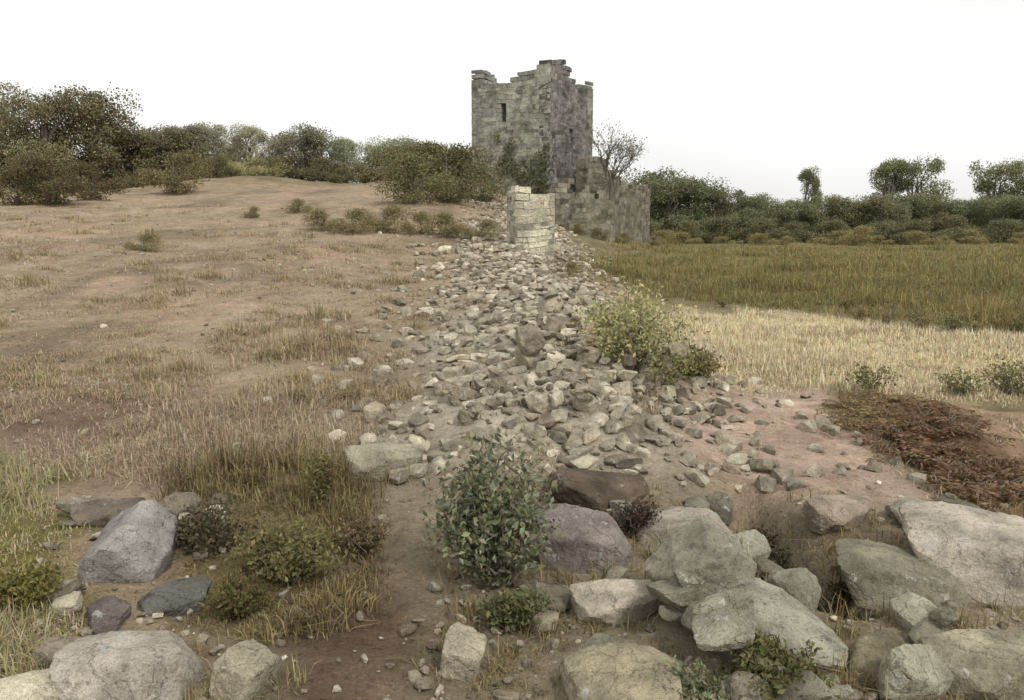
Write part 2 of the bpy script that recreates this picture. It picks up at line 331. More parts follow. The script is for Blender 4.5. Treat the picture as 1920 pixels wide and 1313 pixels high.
# filler stones of the foreground rubble
def key_hit(x,y,s=0):
    ax,ay,bx,by=CLEFT; t=max(0,min(1,((x-ax)*(bx-ax)+(y-ay)*(by-ay))/((bx-ax)**2+(by-ay)**2)))
    if math.hypot(x-ax-t*(bx-ax),y-ay-t*(by-ay))<.15+.42*s: return True
    i=int((x-HM0x)/HMs); j=int((y-HM0y)/HMs)
    return 0<=i<HMw and 0<=j<HMh and KEYM[j,i]
LEFTP=poly((100,940),(420,930),(420,1100),(560,1400),(-60,1400),(120,1200))
RIGHTP=poly((1030,900),(1280,900),(1750,950),(2000,960),(2050,1400),(1000,1400),(1010,1100))
CENP=poly((680,960),(860,1000),(1040,1100),(1040,1400),(800,1400),(700,1150))
cnt=0
def scatter(P,n,smin,smax,label,group,small=False,pick=GREY,sink=.2,power=2.,avoid=True):
    global cnt
    lo=P.min(0); hi=P.max(0); k=0; tries=0
    while k<n and tries<n*30:
        tries+=1; X_=random.uniform(lo[0],hi[0]); Y_=random.uniform(lo[1],hi[1])
        if inside(P,np.array([X_]),np.array([Y_]),.05)[0]<.5 or (avoid and key_hit(X_,Y_,smin+.6*(smax-smin))): continue
        s=smin+(smax-smin)*random.random()**power; c=random.choice(pick); f=random.uniform(.95,1.3)
        put_rock(X_,Y_,s,random.uniform(0,6.28),tuple(v*f for v in lin(*c)),label,group,random.randrange(18),(random.gauss(0,.22),random.gauss(0,.22)),sink,False,small,random.uniform(.8,1.15)); k+=1; cnt+=1
scatter(LEFTP,20,.09,.24,'small grey stone lying among the boulders at the lower left','small stones at the lower left')
scatter(RIGHTP,44,.10,.30,'loose grey stone filling the gaps between the boulders at the lower right','loose stones at the lower right',pick=[(140,138,122),(128,126,112),(150,148,134),(118,114,100),(136,130,116)])
scatter(CENP,14,.07,.18,'small brown grey stone on the earth at bottom centre','small stones at bottom centre',pick=[(112,100,88),(126,114,100),(140,132,114)])
# the fallen wall running up to the tower
wl=[('grey block in the near end of the fallen wall, before the green bush','stones of the near fallen wall',5.0,9,66,.14,.30),
    ('grey block in the middle stretch of the fallen wall, beyond the green bush','stones of the middle fallen wall',9,20,66,.16,.33),
    ('grey block in the far end of the fallen wall, between pale pillar and tower','stones of the far fallen wall',20,48,56,.24,.6)]
for lb,gp,y0,y1,n,a,b in wl:
    for k in range(n):
        Y_=y0*(y1/y0)**random.random(); hw=.85+.012*Y_
        X_=float(wallx(Y_))+max(-1.9,min(1.9,random.gauss(0,.8)))*hw
        if key_hit(X_,Y_): continue
        c=random.choice([(168,160,144),(152,144,128),(178,170,154),(146,138,122),(162,154,138),(132,124,110)]); f=random.uniform(1.15,1.55)
        put_rock(X_,Y_,a+(b-a)*random.random()**1.6,random.uniform(0,6.28),tuple(v*f for v in lin(*c)),lb,gp,random.randrange(18),(random.gauss(0,.28),random.gauss(0,.28)),.3,False,Y_>12,random.uniform(.95,1.3)); cnt+=1
def hull(dims,seed):
    import bmesh
    r_=np.random.default_rng(seed); bm=bmesh.new()
    for k in range(16):
        p=r_.uniform(-1,1,3); p=p/max(np.abs(p).max(),.3)*r_.uniform(.75,1)*np.array([1,1,1]); p/=(np.sum(np.abs(p)**3))**(1/3)/.95; bm.verts.new(p)
    res=bmesh.ops.convex_hull(bm,input=bm.verts); bmesh.ops.delete(bm,geom=[v for v in bm.verts if not v.link_faces],context='VERTS')
    bmesh.ops.triangulate(bm,faces=bm.faces); bmesh.ops.recalc_face_normals(bm,faces=bm.faces); bm.verts.index_update()
    V=np.array([v.co[:] for v in bm.verts])*np.array(dims)*.5; Fx=np.array([[v.index for v in f.verts] for f in bm.faces]); bm.free(); return V,Fx
# rubble too small and too many to count
def rubble(name,pts,sizes,cols,label=None):
    Vs=[];Fs=[];Cs=[]; off=0
    base=[hull(dm,90+i) for i,dm in enumerate([(1,.7,.5),(1,.8,.6),(.9,.6,.4),(1,.9,.45),(1,.6,.55),(.9,.9,.6),(1,.75,.35),(1,.5,.4)])]
    for (X_,Y_),s,c in zip(pts,sizes,cols):
        if key_hit(X_,Y_) : continue
        B0,BF=random.choice(base); B=B0*s; q=Matrix.Rotation(random.uniform(0,6.28),3,'Z')@Matrix.Rotation(random.gauss(0,.3),3,'X')
        V=B*np.array([random.uniform(.8,1.2),random.uniform(.8,1.2),random.uniform(.8,1.2)])@np.array(q).T; i=int((X_-HM0x)/HMs); j=int((Y_-HM0y)/HMs)
        zz=HM[j,i] if (0<=i<HMw and 0<=j<HMh) else h(X_,Y_)
        if 0<=i<HMw and 0<=j<HMh:
            if zz-G0[j,i]>(.02 if s<.07 else .22): continue
        V=V+np.array([X_,Y_,zz+s*.12]); Vs.append(V); Fs.append(BF+off); off+=len(V); Cs.append(np.tile(c,(len(V),1)))
    o=obj(name,mesh(name,np.concatenate(Vs),np.concatenate(Fs),M['rubble'],np.concatenate(Cs),False)); tag(o,label,kind='stuff'); return o
pts=[];sz=[];cl=[]
for k in range(11500):
    if k<6600:
        Y_=4.6*(46/4.6)**(random.random()**.8); X_=float(wallx(Y_))+random.gauss(0,.85)*(1+.012*Y_); s=(.035+.15*random.random()**1.8)*(1+.03*Y_)
    elif k<8900:
        px=random.uniform(-150,2080); py=random.uniform(930,1400); X_,Y_=at(px,py); s=.012+.06*random.random()**2.5
        if px<820 and not (60<px<420) and random.random()<.7: continue
    else:
        Y_=5*8**random.random(); X_=random.uniform(-1.1,.35)*Y_*.75; s=(.010+.06*random.random()**3)*(1+.04*Y_)
    pts.append((X_,Y_)); sz.append(s); cl.append(list(np.array(lin(*random.choice(GREY)))*random.uniform(.95,1.6)))
rubble('rubble_gravel',pts,sz,cl,'small broken stones and gravel scattered over the fallen wall and foreground')
# ---------------------------------------------------------------- leaves, grass
def leaf_mesh(name,P,size,col,mat,up=.3,long=1.8,fold=.25,dirs=None):
    "one folded rhombus per point"
    n=len(P); size=np.broadcast_to(size,(n,))
    a=rng.normal(0,1,(n,3)) if dirs is None else dirs+rng.normal(0,.35,(n,3)); a[:,2]+=up; a/=np.linalg.norm(a,axis=1)[:,None]
    b=rng.normal(0,1,(n,3)); b-=a*np.sum(a*b,1)[:,None]; b/=np.linalg.norm(b,axis=1)[:,None]; c=np.cross(a,b)
    s=size[:,None]; V=np.stack([P,P+a*s*long*.5+b*s*.5+c*s*fold,P+a*s*long,P+a*s*long*.5-b*s*.5+c*s*fold],1).reshape(-1,3)
    i=np.arange(n)[:,None]*4; Fc=np.concatenate([i+np.array([0,1,2]),i+np.array([0,2,3])])
    return mesh(name,V,Fc,mat,np.repeat(col,4,0))
def blades(name,P,hgt,wid,col,lean=.35,mat=None):
    hgt=hgt*np.clip(1+.8*fbm(P[:,0]*.8,P[:,1]*.8,5.,3),.3,2.2)
    "bent three segment grass blades"
    n=len(P); a=rng.uniform(0,6.28,n); d=np.stack([np.cos(a),np.sin(a),0*a],1); p=np.stack([-d[:,1],d[:,0],0*a],1)
    l=np.abs(rng.normal(0,lean,n))[:,None]; H=hgt[:,None]; W=wid[:,None]*.5; z=np.array([0,0,1.])
    m1=P+H*(.5*z)*(1-.15*l)+H*l*.25*d; t=P+H*z*(1-.45*np.clip(l,0,1.6))+H*l*.8*d
    V=np.stack([P-p*W,P+p*W,m1+p*W*.8,m1-p*W*.8,t],1).reshape(-1,3); i=np.arange(n)[:,None]*5
    return mesh(name,V,[i+np.array([0,1,2,3]),i+np.array([3,2,4])],mat or M['grass'],np.repeat(col,5,0))
def colvar(base,n,v=.22,hue=.08):
    c=np.array(base)[None]*(1+rng.normal(0,v,(n,1)).clip(-.5,.7))*(1+rng.normal(0,hue,(n,3))); return np.clip(c,0,.9)
def grass_area(name,P_or_fn,n,hr,wr,base,alt,label,lean=.4,tuft=14,spread=.04,pr=.3):
    "tufts of blades; P_or_fn gives (x,y) tuft centres"
    xy=P_or_fn(n); n=len(xy); k=tuft; cx=np.repeat(xy,k,0); dist=np.hypot(cx[:,0],cx[:,1])
    sc=1+.05*dist
    q=cx+rng.normal(0,spread,(len(cx),2))*sc[:,None]; zz=hh(q[:,0],q[:,1])-.01
    th=np.repeat(rng.uniform(.55,1.25,n),k)
    H=rng.uniform(*hr,len(q))*th; W=rng.uniform(*wr,len(q))*(1+.10*dist)
    mixk=np.repeat(rng.random(n)<pr,k)[:,None]; c=np.where(mixk,colvar(alt,len(q)),colvar(base,len(q)))
    o=obj(name,blades(name,np.stack([q[:,0],q[:,1],zz],1),H,W,c,lean)); tag(o,label,kind='stuff'); return o
def clearrock(xy):
    i=((xy[:,0]-HM0x)/HMs).astype(int); j=((xy[:,1]-HM0y)/HMs).astype(int); ok=(i>=0)&(i<HMw)&(j>=0)&(j<HMh)
    r=np.ones(len(xy),bool); r[ok]=(HM[j[ok],i[ok]]-G0[j[ok],i[ok]])<.05; return xy[r]
def zone_pts(names,pxr,pyr,thr=.5,clump=.0,ex=()):
    def f(n):
        px=rng.uniform(*pxr,n*4); py=rng.uniform(*pyr,n*4)
        d=np.stack([ (px-960)/F, cp-(py-656.5)/F*sp, -sp-(py-656.5)/F*cp ],1)
        ts=np.geomspace(1.2,200,120); Z=EYE[2]+d[:,2:3]*ts; G=hh((d[:,0:1]*ts).ravel(),(d[:,1:2]*ts).ravel()).reshape(Z.shape)
        k=np.argmax(Z<G,axis=1); good=k>0; t=ts[k]*rng.uniform(.98,1.0,len(k)); x=d[:,0]*t; y=d[:,1]*t
        if names: 
            m=np.zeros(len(x))
            for nm in names: m=np.maximum(m,zmask(nm,x,y))
            good&=m>thr
        for nm in ex: good&=zmask(nm,x,y)<.5
        if clump: good&=fbm(x*1.6,y*1.6)>rng.normal(clump,.35,len(x))
        return clearrock(np.stack([x,y],1)[good])[:n]
    return f
TU=1; ST=lin(212,200,166); TN=lin(172,156,132); OL=lin(122,116,72); OD=lin(134,122,84); BR=lin(106,92,68)
# (areas are sampled by how large they show, then stand where they fall on the terrain)
grass_area('straw_grass',zone_pts(['straw'],(1200,2150),(570,790)),5200,(.05,.13),(.003,.006),ST,TN,'pale straw coloured dry grass in the strip at right',lean=.8,spread=.07)
grass_area('olive_grass',zone_pts(['olive'],(1100,2300),(448,640)),7500,(.08,.34),(.003,.007),OL,lin(138,122,86),'olive green rough grass of the field at right',spread=.16,lean=1.1)
grass_area('dry_grass',zone_pts([],(-250,1000),(375,900),clump=.15,ex=('rubble','scrub')),11000,(.025,.09),(.002,.005),TN,lin(140,124,98),'thin dry grass over the tan slope at left',spread=.07,tuft=12,lean=1.1)
grass_area('dry_grass',zone_pts([],(1000,2150),(460,960),clump=.35,ex=('straw','olive','bracken','pink')),1900,(.03,.09),(.003,.006),TN,OL,'thin dry grass over the bare earth at right',spread=.06,tuft=10,lean=1.)
grass_area('tussocks',zone_pts([],(-250,900),(385,760),clump=.35,ex=('rubble',)),480,(.08,.20),(.003,.006),lin(160,144,112),lin(134,122,88),'scattered taller tussocks of dry grass over the tan slope at left',spread=.045,tuft=34,lean=1.)
grass_area('tussocks',zone_pts(['olive'],(1150,2100),(450,620)),420,(.20,.46),(.004,.007),lin(142,130,84),lin(120,118,76),'taller uneven clumps of grass standing out of the olive field',spread=.10,tuft=40,lean=.8)
grass_area('green_grass',zone_pts(['olivecorner'],(-200,220),(860,1400)),500,(.06,.18),(.003,.006),lin(152,146,104),TN,'olive green grass at the left edge',tuft=26,lean=.8)
grass_area('scrub_grass',zone_pts(['scrub'],(250,760),(860,1250),thr=.3),520,(.05,.17),(.003,.006),OD,BR,'dark olive grass and weeds between the boulders left of centre',tuft=24,lean=.8,pr=.45)
grass_area('brown_grass',zone_pts(['rubble'],(500,2050),(900,1400),clump=.25),420,(.03,.12),(.002,.005),lin(130,114,80),OD,'dry wisps of grass growing between the foreground stones',tuft=14,spread=.025,lean=.9)
def around(n):
    q=[]
    for (kx,ky,kr) in KEYPOS:
        for t in np.linspace(0,6.28,int(14+kr*40)): 
            if random.random()<.6: q.append((kx+math.cos(t)*kr*random.uniform(.46,.62),ky+math.sin(t)*kr*random.uniform(.40,.56)))
    return clearrock(np.array(q))
grass_area('edge_grass',around,0,(.03,.11),(.002,.004),lin(150,136,98),lin(124,118,78),'grass growing up round the feet of the boulders',tuft=12,spread=.02,lean=.8)
# ---------------------------------------------------------------- bushes
def tube(P,rad,seg=7):
    P=np.array(P,float); n=len(P); V=[]
    for i in range(n):
        t=P[min(i+1,n-1)]-P[max(i-1,0)]; t/=np.linalg.norm(t)+1e-9; a=np.cross(t,[.3,.9,.1]); a/=np.linalg.norm(a); b=np.cross(t,a)
        for k in range(seg):
            w_=2*math.pi*k/seg; V.append(P[i]+rad[i]*(a*math.cos(w_)+b*math.sin(w_)))
    Fc=[[i*seg+k,i*seg+(k+1)%seg,(i+1)*seg+(k+1)%seg,(i+1)*seg+k] for i in range(n-1) for k in range(seg)]
    return np.array(V),np.array(Fc)
def join(parts):
    Vs=[];Fs=[];o=0
    for V,Fx in parts: Vs.append(V); Fs.append(Fx+o); o+=len(V)
    return np.concatenate(Vs),np.concatenate(Fs)
def limb(a,b,r0,r1,k=5,wob=.08):
    a=np.array(a,float); b=np.array(b,float); L_=np.linalg.norm(b-a); t=np.linspace(0,1,k)[:,None]
    P=a+(b-a)*t+rng.normal(0,wob*L_,(k,3))*np.sin(t*math.pi); P[:,2]+=.10*L_*np.sin(t[:,0]*math.pi)
    return tube(P,list(np.linspace(r0,r1,k)))
def bush(name,x,y,wd,ht,col,label,cat='bush',leaf=.02,n=2500,group=None,alt=None,stems=14):
    z=h(x,y); e=empty(name,(x,y,z)); tag(e,label,cat,group)
    tips=[]; parts=[]
    for k in range(stems):
        a=rng.uniform(0,6.28); r=wd*.5*math.sqrt(rng.random())*.95; zz=ht*(1-.45*(r/(wd*.5))**2)*rng.uniform(.65,1)
        tip=np.array([r*math.cos(a),r*math.sin(a),zz]); tips.append(tip); parts.append(limb((rng.normal(0,.04*wd),rng.normal(0,.04*wd),-.03),tip,.012*wd+.002,.003*wd,5,.1))
    V,Fx=join(parts); obj('stem',mesh('stem',V,Fx,M['bark']),e)
    tips=np.array(tips); s=rng.integers(0,len(tips),n); t=rng.random(n)**.6
    P=tips[s]*t[:,None]; P[:,2]=tips[s][:,2]*t**.8; P+=rng.normal(0,.085,(n,3))*np.array([wd,wd,ht])
    P[:,2]=np.abs(P[:,2])
    ct=rng.uniform(.75,1.3,len(tips)); c=colvar(col,n,.2)*ct[s][:,None]
    if alt is not None: m=(rng.random(n)<.2)[:,None]; c=np.where(m,colvar(alt,n),c)
    obj('foliage',leaf_mesh('foliage',P,rng.uniform(.6,1.3,n)*leaf,c,M['leaf'],.5),e); return e
def bpx(px,pybase): return at(px,pybase)
x0,y0=at(930,1085); bush('bush',x0,y0,.66,.70,lin(116,118,94),'dark green leafy bush growing among the stones at centre foreground','bush',.021,4200,alt=lin(106,106,70),stems=22)
x0,y0=at(965,1185); bush('weed',x0,y0,.34,.16,lin(98,98,66),'low green weed below the dark bush at bottom centre','weed',.016,1300)
x0,y0=at(1190,690); bush('bush',x0,y0,1.1,.68,lin(170,166,120),'yellowish green bush right of the fallen wall in the middle distance','bush',.022,5200,alt=lin(176,166,120),stems=26)
x0,y0=at(1300,715); bush('bush',x0,y0,.6,.28,lin(124,116,78),'small low olive bush beside the pale straw strip','bush',.02,1500)
x0,y0=at(600,960); bush('weed',x0,y0,.22,.42,lin(112,104,66),'tall thin brown green weed left of the light buff stone','weed',.014,1100,stems=7)
x0,y0=at(400,1040); bush('bush',x0,y0,.44,.30,lin(92,84,62),'dark brown low shrub right of the cool grey boulder','bush',.015,1500)
x0,y0=at(540,1090); bush('bush',x0,y0,.55,.26,lin(112,106,68),'low dark olive shrub between boulders and brown earth','bush',.016,2400)
x0,y0=at(450,1160); bush('weed',x0,y0,.3,.16,lin(94,88,52),'low olive weed above the upright buff stone','weed',.014,1000)
x0,y0=at(680,1040); bush('weed',x0,y0,.3,.2,lin(112,98,72),'brownish weed at the edge of the bare earth left of the dark bush','weed',.014,1100)
x0,y0=at(1450,1290); bush('weed',x0,y0,.42,.16,lin(98,98,60),'low green weed at the bottom edge below the slanting slab','weed',.015,2000,stems=20)
x0,y0=at(1575,1150); bush('weed',x0,y0,.16,.10,lin(78,74,46),'tiny dark weed added to darken the cleft at the lower end of the slanting slab','weed',.012,500)
x0,y0=1.40,4.35; bush('weed',x0,y0,.3,.24,lin(84,72,56),'dark brown weed added to darken the upper end of the narrow cleft','weed',.012,700)  # cleft weeds: added in dark colours to deepen the shade of the gap
x0,y0=1.41,4.1; bush('weed',x0,y0,.3,.26,lin(72,68,50),'dark dead weed added to darken the upper half of the narrow cleft','weed',.012,1000)
x0,y0=1.46,3.68; bush('weed',x0,y0,.3,.26,lin(70,68,48),'dark trailing weed added to darken the lower half of the narrow cleft','weed',.012,1000)
x0,y0=1.43,3.9; bush('weed',x0,y0,.3,.24,lin(74,74,54),'dark green weed added to darken the middle of the narrow cleft','weed',.012,700)
x0,y0=1.47,3.45; bush('weed',x0,y0,.32,.28,lin(68,68,46),'darkest green weed added to darken the lower end of the narrow cleft','weed',.013,1100)
x0,y0=at(1195,1010); bush('bush',x0,y0,.26,.24,lin(80,66,56),'dark brown twiggy shrub right of the purplish boulder','bush',.011,1300)
x0,y0=at(1300,1330); bush('weed',x0,y0,.3,.13,lin(120,122,92),'grey green weed at the bottom edge beside the broad buff stone','weed',.014,900)
x0,y0=at(40,1150); bush('weed',x0,y0,.34,.2,lin(116,110,60),'olive weed at the left edge beside the boulders','weed',.015,1500)
for k in range(26):
    px=random.uniform(1230,2000); py=random.choice([590+max(0,(px-1400))*.075,735+max(0,(px-1500))*.03,random.uniform(470,585)])+random.uniform(-7,7)
    x0,y0=at(px,py); s_=random.uniform(.25,.6); bush('weed',x0,y0,s_,s_*random.uniform(.5,.9),lin(*random.choice([(128,122,80),(140,126,90),(112,112,72)])),'ragged dry weed growing in or along the olive field and straw strip','weed',.018,420,'weeds about the field margin',stems=9)
# dead bracken on the bank at right
def bracken(x,y,s,n,label,group,tint=(1,1,1)):
    z=h(x,y); e=empty('bracken_clump',(x,y,z)); tag(e,label,'bracken',group)
    P=[];D=[];parts=[]
    for k in range(n):
        a=rng.uniform(0,6.28); L_=s*rng.uniform(.6,1.1); el=rng.uniform(.25,.9); t=np.linspace(0,1,12)
        q=np.stack([np.cos(a)*L_*t*math.cos(el)*1.1,np.sin(a)*L_*t*math.cos(el)*1.1,L_*(math.sin(el)*t-.55*t*t)],1); q[:,2]=np.maximum(q[:,2],.01)
        q[:,:2]+=rng.normal(0,.08*s,2); parts.append(tube(q[::2],list(np.linspace(.004,.0012,6)),4))
        side=np.array([-math.sin(a),math.cos(a),0])
        for i in range(2,12):
            for sg in (-1,1):
                for j in (0,1,2):
                    P.append(q[i]+side*sg*j*.028*s*(1.4-t[i])*2.4); D.append(side*sg*1.2+np.array([math.cos(a),math.sin(a),-.25])*.5)
    V,Fx=join(parts); obj('stalk',mesh('stalk',V,Fx,M['bark']),e)
    P=np.array(P); D=np.array(D); obj('frond',leaf_mesh('frond',P,rng.uniform(.010,.022,len(P))*s*2.2,colvar(np.array(lin(122,98,74))*np.array(tint),len(P),.25),M['leaf'],0,3.2,.1,D),e)
k=0
for px,py,s in [(1610,800,.34),(1660,800,.36),(1700,830,.38),(1745,850,.4),(1770,890,.42),(1800,925,.4),(1850,915,.42),(1905,925,.38),(1960,925,.36),(1720,790,.32),(1820,870,.36),(1860,890,.34),(1640,770,.3),(1690,860,.3),(2000,915,.34),(1585,768,.24),(1630,752,.24),(1680,752,.26),(1730,768,.28),(1775,790,.28),(1815,815,.3),(1760,815,.32),(1600,790,.26)]:
    x0,y0=at(px,py); olive=px<1720 and py<810
    bracken(x0,y0,s,13,'olive brown low fern clump at the upper end of the bracken bank' if olive else 'dead reddish brown bracken clump on the low bank at right','olive brown ferns' if olive else 'dead bracken on the bank',(1.25,1.45,1.2) if olive else (1,1,1))
# ---------------------------------------------------------------- trees
def tree_meshes(ht,wd,base,nleaf,leafs,seed,trunkh=.3,blobs=12,open_=.0):
    r=np.random.default_rng(seed); cen=[];rad=[]
    for k in range(blobs):
        a=r.uniform(0,6.28); q=r.random()**.5; zz=r.uniform(trunkh,.9); wz=math.sin(math.pi*min(1,max(.08,(zz-trunkh)/(1.02-trunkh)*.8+.12)))
        cen.append([math.cos(a)*q*wd*.38*wz,math.sin(a)*q*wd*.38*wz,zz*ht]); rad.append(r.uniform(.13,.24)*wd)
    cen=np.array(cen); rad=np.array(rad); parts=[]
    top=np.array([r.normal(0,.03*ht),r.normal(0,.03*ht),ht*.75]); tr=tube(np.array([[0,0,-.3],[.01*ht,0,ht*.2],[top[0]*.6,top[1]*.6,ht*.5],top]),[.035*ht,.026*ht,.016*ht,.005*ht],8); parts.append(tr)
    for c in cen:
        f=r.uniform(.15,.6); st=top*f*np.array([1,1,1]); parts.append(limb(st,c,.011*ht,.003*ht,5,.05))
    V,Fx=join(parts); tm=mesh('trunk',V,Fx,M['bark'],None,True)
    s=r.integers(0,blobs,nleaf); d=r.normal(0,1,(nleaf,3)); d/=np.linalg.norm(d,axis=1)[:,None]
    rr=rad[s]*(r.random(nleaf)**.35)*r.uniform(.8,1.25,nleaf); P=cen[s]+d*rr[:,None]*np.array([1,1,.75])
    nn=vn(P[:,0]*2.2/ht*5,P[:,1]*2.2/ht*5,P[:,2]*2.2/ht*5+seed); P=P[nn>-.45+open_]; s=s[nn>-.45+open_]
    P=P[P[:,2]>.03*ht]; s=s[:len(P)]
    c=colvar(base,len(P),.2)*r.uniform(.7,1.35,blobs)[s][:,None]
    cm=leaf_mesh('crown',P,r.uniform(.6,1.4,len(P))*leafs,c,M['leaf'],.2,1.5); return tm,cm
DK=lin(122,118,88)
TV=[tree_meshes(8,7.5,DK,19000,.105,11,.16,24),tree_meshes(7,5.5,DK,14000,.10,12,.14,20),tree_meshes(6,6,DK,14000,.10,13,.10,20),
    tree_meshes(9,5,DK,13000,.10,14,.25,20),tree_meshes(3,4,DK,8000,.07,15,.05,16),tree_meshes(8,4.5,lin(110,104,84),3000,.09,16,.2,12,.25)]
def tree(v,x,y,ht,wsc,tint,label,group,name='tree'):
    base=[8,7,6,9,3,8][v]; s=ht/base; e=empty(name,(x,y,h(x,y)-.1),random.uniform(0,6.28)); e.scale=(s*wsc,s*wsc,s); tag(e,label,'tree' if name=='tree' else 'shrub',group)
    a=obj('trunk',TV[v][0],e); b=obj('crown',TV[v][1],e); b.color=(*tint,1); return e
def topz(px_top,Y_): return EYE[2]+(390-px_top)/F*Y_
def trees_from(spec,group):
    for px,top,Y_,v,wsc,tint,lb in spec:
        X_=(px-960)/F*Y_; ht=topz(top,Y_)-h(X_,Y_); tree(v,X_,Y_,max(ht,1.),wsc,tint,lb,group)
LT=[(15,172,60,0,1.15,(1,1,1),'tall dark tree at the left edge of the photo'),
    (110,165,58,0,1.1,(.95,.93,.9),'tallest dark round tree in the clump at far left'),
    (200,178,60,2,1.05,(.95,.9,.85),'dark tree ending the tall clump at far left on its right side'),
    (-90,160,62,0,1.2,(1,1,1),'dark tree beyond the left edge'),(-200,190,62,1,1.3,(1,1,1),'second dark tree beyond the left edge')]
trees_from(LT,'trees of the left skyline')
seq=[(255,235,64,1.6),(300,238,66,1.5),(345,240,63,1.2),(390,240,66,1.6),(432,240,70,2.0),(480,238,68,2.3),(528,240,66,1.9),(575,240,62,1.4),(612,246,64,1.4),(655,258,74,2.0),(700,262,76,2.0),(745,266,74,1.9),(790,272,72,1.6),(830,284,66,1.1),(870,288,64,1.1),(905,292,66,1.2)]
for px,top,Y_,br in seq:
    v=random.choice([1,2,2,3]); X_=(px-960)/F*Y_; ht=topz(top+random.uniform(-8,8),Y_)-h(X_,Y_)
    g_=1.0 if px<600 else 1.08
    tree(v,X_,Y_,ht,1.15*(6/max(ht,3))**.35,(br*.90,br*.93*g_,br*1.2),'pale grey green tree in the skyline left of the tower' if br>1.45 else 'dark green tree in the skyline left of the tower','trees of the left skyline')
for i,px in enumerate(range(-60,960,34)):
    Y_=random.uniform(58,63); X_=(px+random.uniform(-9,9)-960)/F*Y_; q_=random.uniform(.8,1.15)*(1.9 if 420<px<540 else 1.0)
    tree(4,X_,Y_,random.uniform(1.1,1.9) if 230<px<700 else random.uniform(2.0,3.0),1.5,(q_,q_*.96,q_*.9),'undergrowth bush filling the gaps beneath the left skyline trees','undergrowth beneath the left skyline','shrub')
for i,px in enumerate(range(1215,2120,52)):
    Y_=random.uniform(94,97); X_=(px+random.uniform(-12,12)-960)/F*Y_
    tree(4,X_,Y_,random.uniform(2.6,3.8),1.5,(.95,1.0,.95),'undergrowth bush at the foot of the dark right hedge','undergrowth at the foot of the right hedge','shrub')
for px,Y_,ht_ in ((318,64,4.6),(352,65,4.8),(386,64,4.4)):
    tree(4,(px-960)/F*Y_,Y_,ht_,1.2,(.95,.93,.88),'broad dark bush closing the skyline right of the tall clump','broad bushes right of the tall clump','shrub')
for px,base,Yh,tint,lb in [(340,365,2.6,(1.0,.9,.8),'dark round shrub at the top of the tan slope'),(120,385,2.4,(.72,.62,.55),'very dark shrub under the tall trees at far left'),(50,385,2.0,(.8,.72,.62),'dark shrub beneath the leftmost tree'),(190,375,2.0,(.75,.65,.55),'dark shrub beneath the right side of the tall clump'),
    (840,382,3.0,(.85,.85,.75),'dark green shrub left of the tower foot'),(780,384,2.4,(.95,.95,.8),'dark shrub further left of the tower foot'),(905,380,2.2,(.9,.9,.8),'low dark shrub against the tower foot')]:
    X_,Y_=at(px,base); Y_=min(Y_,52); X_=(px-960)/F*Y_; tree(4,X_,Y_,Yh,1.15,tint,lb,'shrubs at the top of the slope','shrub')
for i,(px,py,s) in enumerate([(610,432,1.0),(660,440,1.1),(720,436,1.2),(790,440,1.0),(850,444,1.1),(560,400,1.0),(900,450,.9),(270,470,.7),(470,410,.8),(1120,450,1.1),(1170,455,1.0),(1230,460,1.0),(1080,440,1.0),(1060,520,.6)]):
    x0,y0=at(px,py); tree(4,x0,y0,s*.72,1.25,(1.3,1.2,1.1),'low olive brown bush on the slope before the tower','low bushes before the tower','shrub')
# right hedge and trees behind it
for i,px in enumerate(range(1215,2120,36)):
    Y_=random.uniform(98,108); X_=(px-960)/F*Y_; top=318+ (px-1215)*.22 if px<1400 else 362+random.uniform(-6,8)
    ht=topz(top,Y_)-h(X_,Y_); dk=.95 if px<1420 else 1.1
    tree(random.choice([1,2,2,0]),X_,Y_,ht,1.25,(dk*random.uniform(.9,1.05),dk*random.uniform(1.0,1.12),dk*1.05),'dark hedge tree along the far side of the olive field','hedge trees behind the olive field')
for px,top,v,wsc,lb in [(1505,312,3,.7,'slender pale tree rising above the right hedge'),(1655,296,3,1.0,'left one of the two crowns rising side by side above the right hedge'),(1705,292,1,1.0,'right one of the two crowns rising side by side above the right hedge'),(1850,296,1,1.0,'rounded tree rising above the hedge near the right edge'),(1905,306,0,.9,'tree above the hedge at the very right edge'),(1960,300,1,1.1,'tree beyond the right edge')]:
    Y_=122; X_=(px-960)/F*Y_; tree(v,X_,Y_,topz(top,Y_)-h(X_,Y_),wsc,(1.1,1.2,1.15),lb,'trees above the right hedge')
for i,px in enumerate(range(1240,2100,60)):
    Y_=random.uniform(74,92); X_=(px+random.uniform(-20,20)-960)/F*Y_; tree(4,X_,Y_,random.uniform(1.2,2.2),1.6,(1.5,1.35,1.1),'low scrub bush in the olive field before the hedge','scrub bushes in the olive field','shrub')
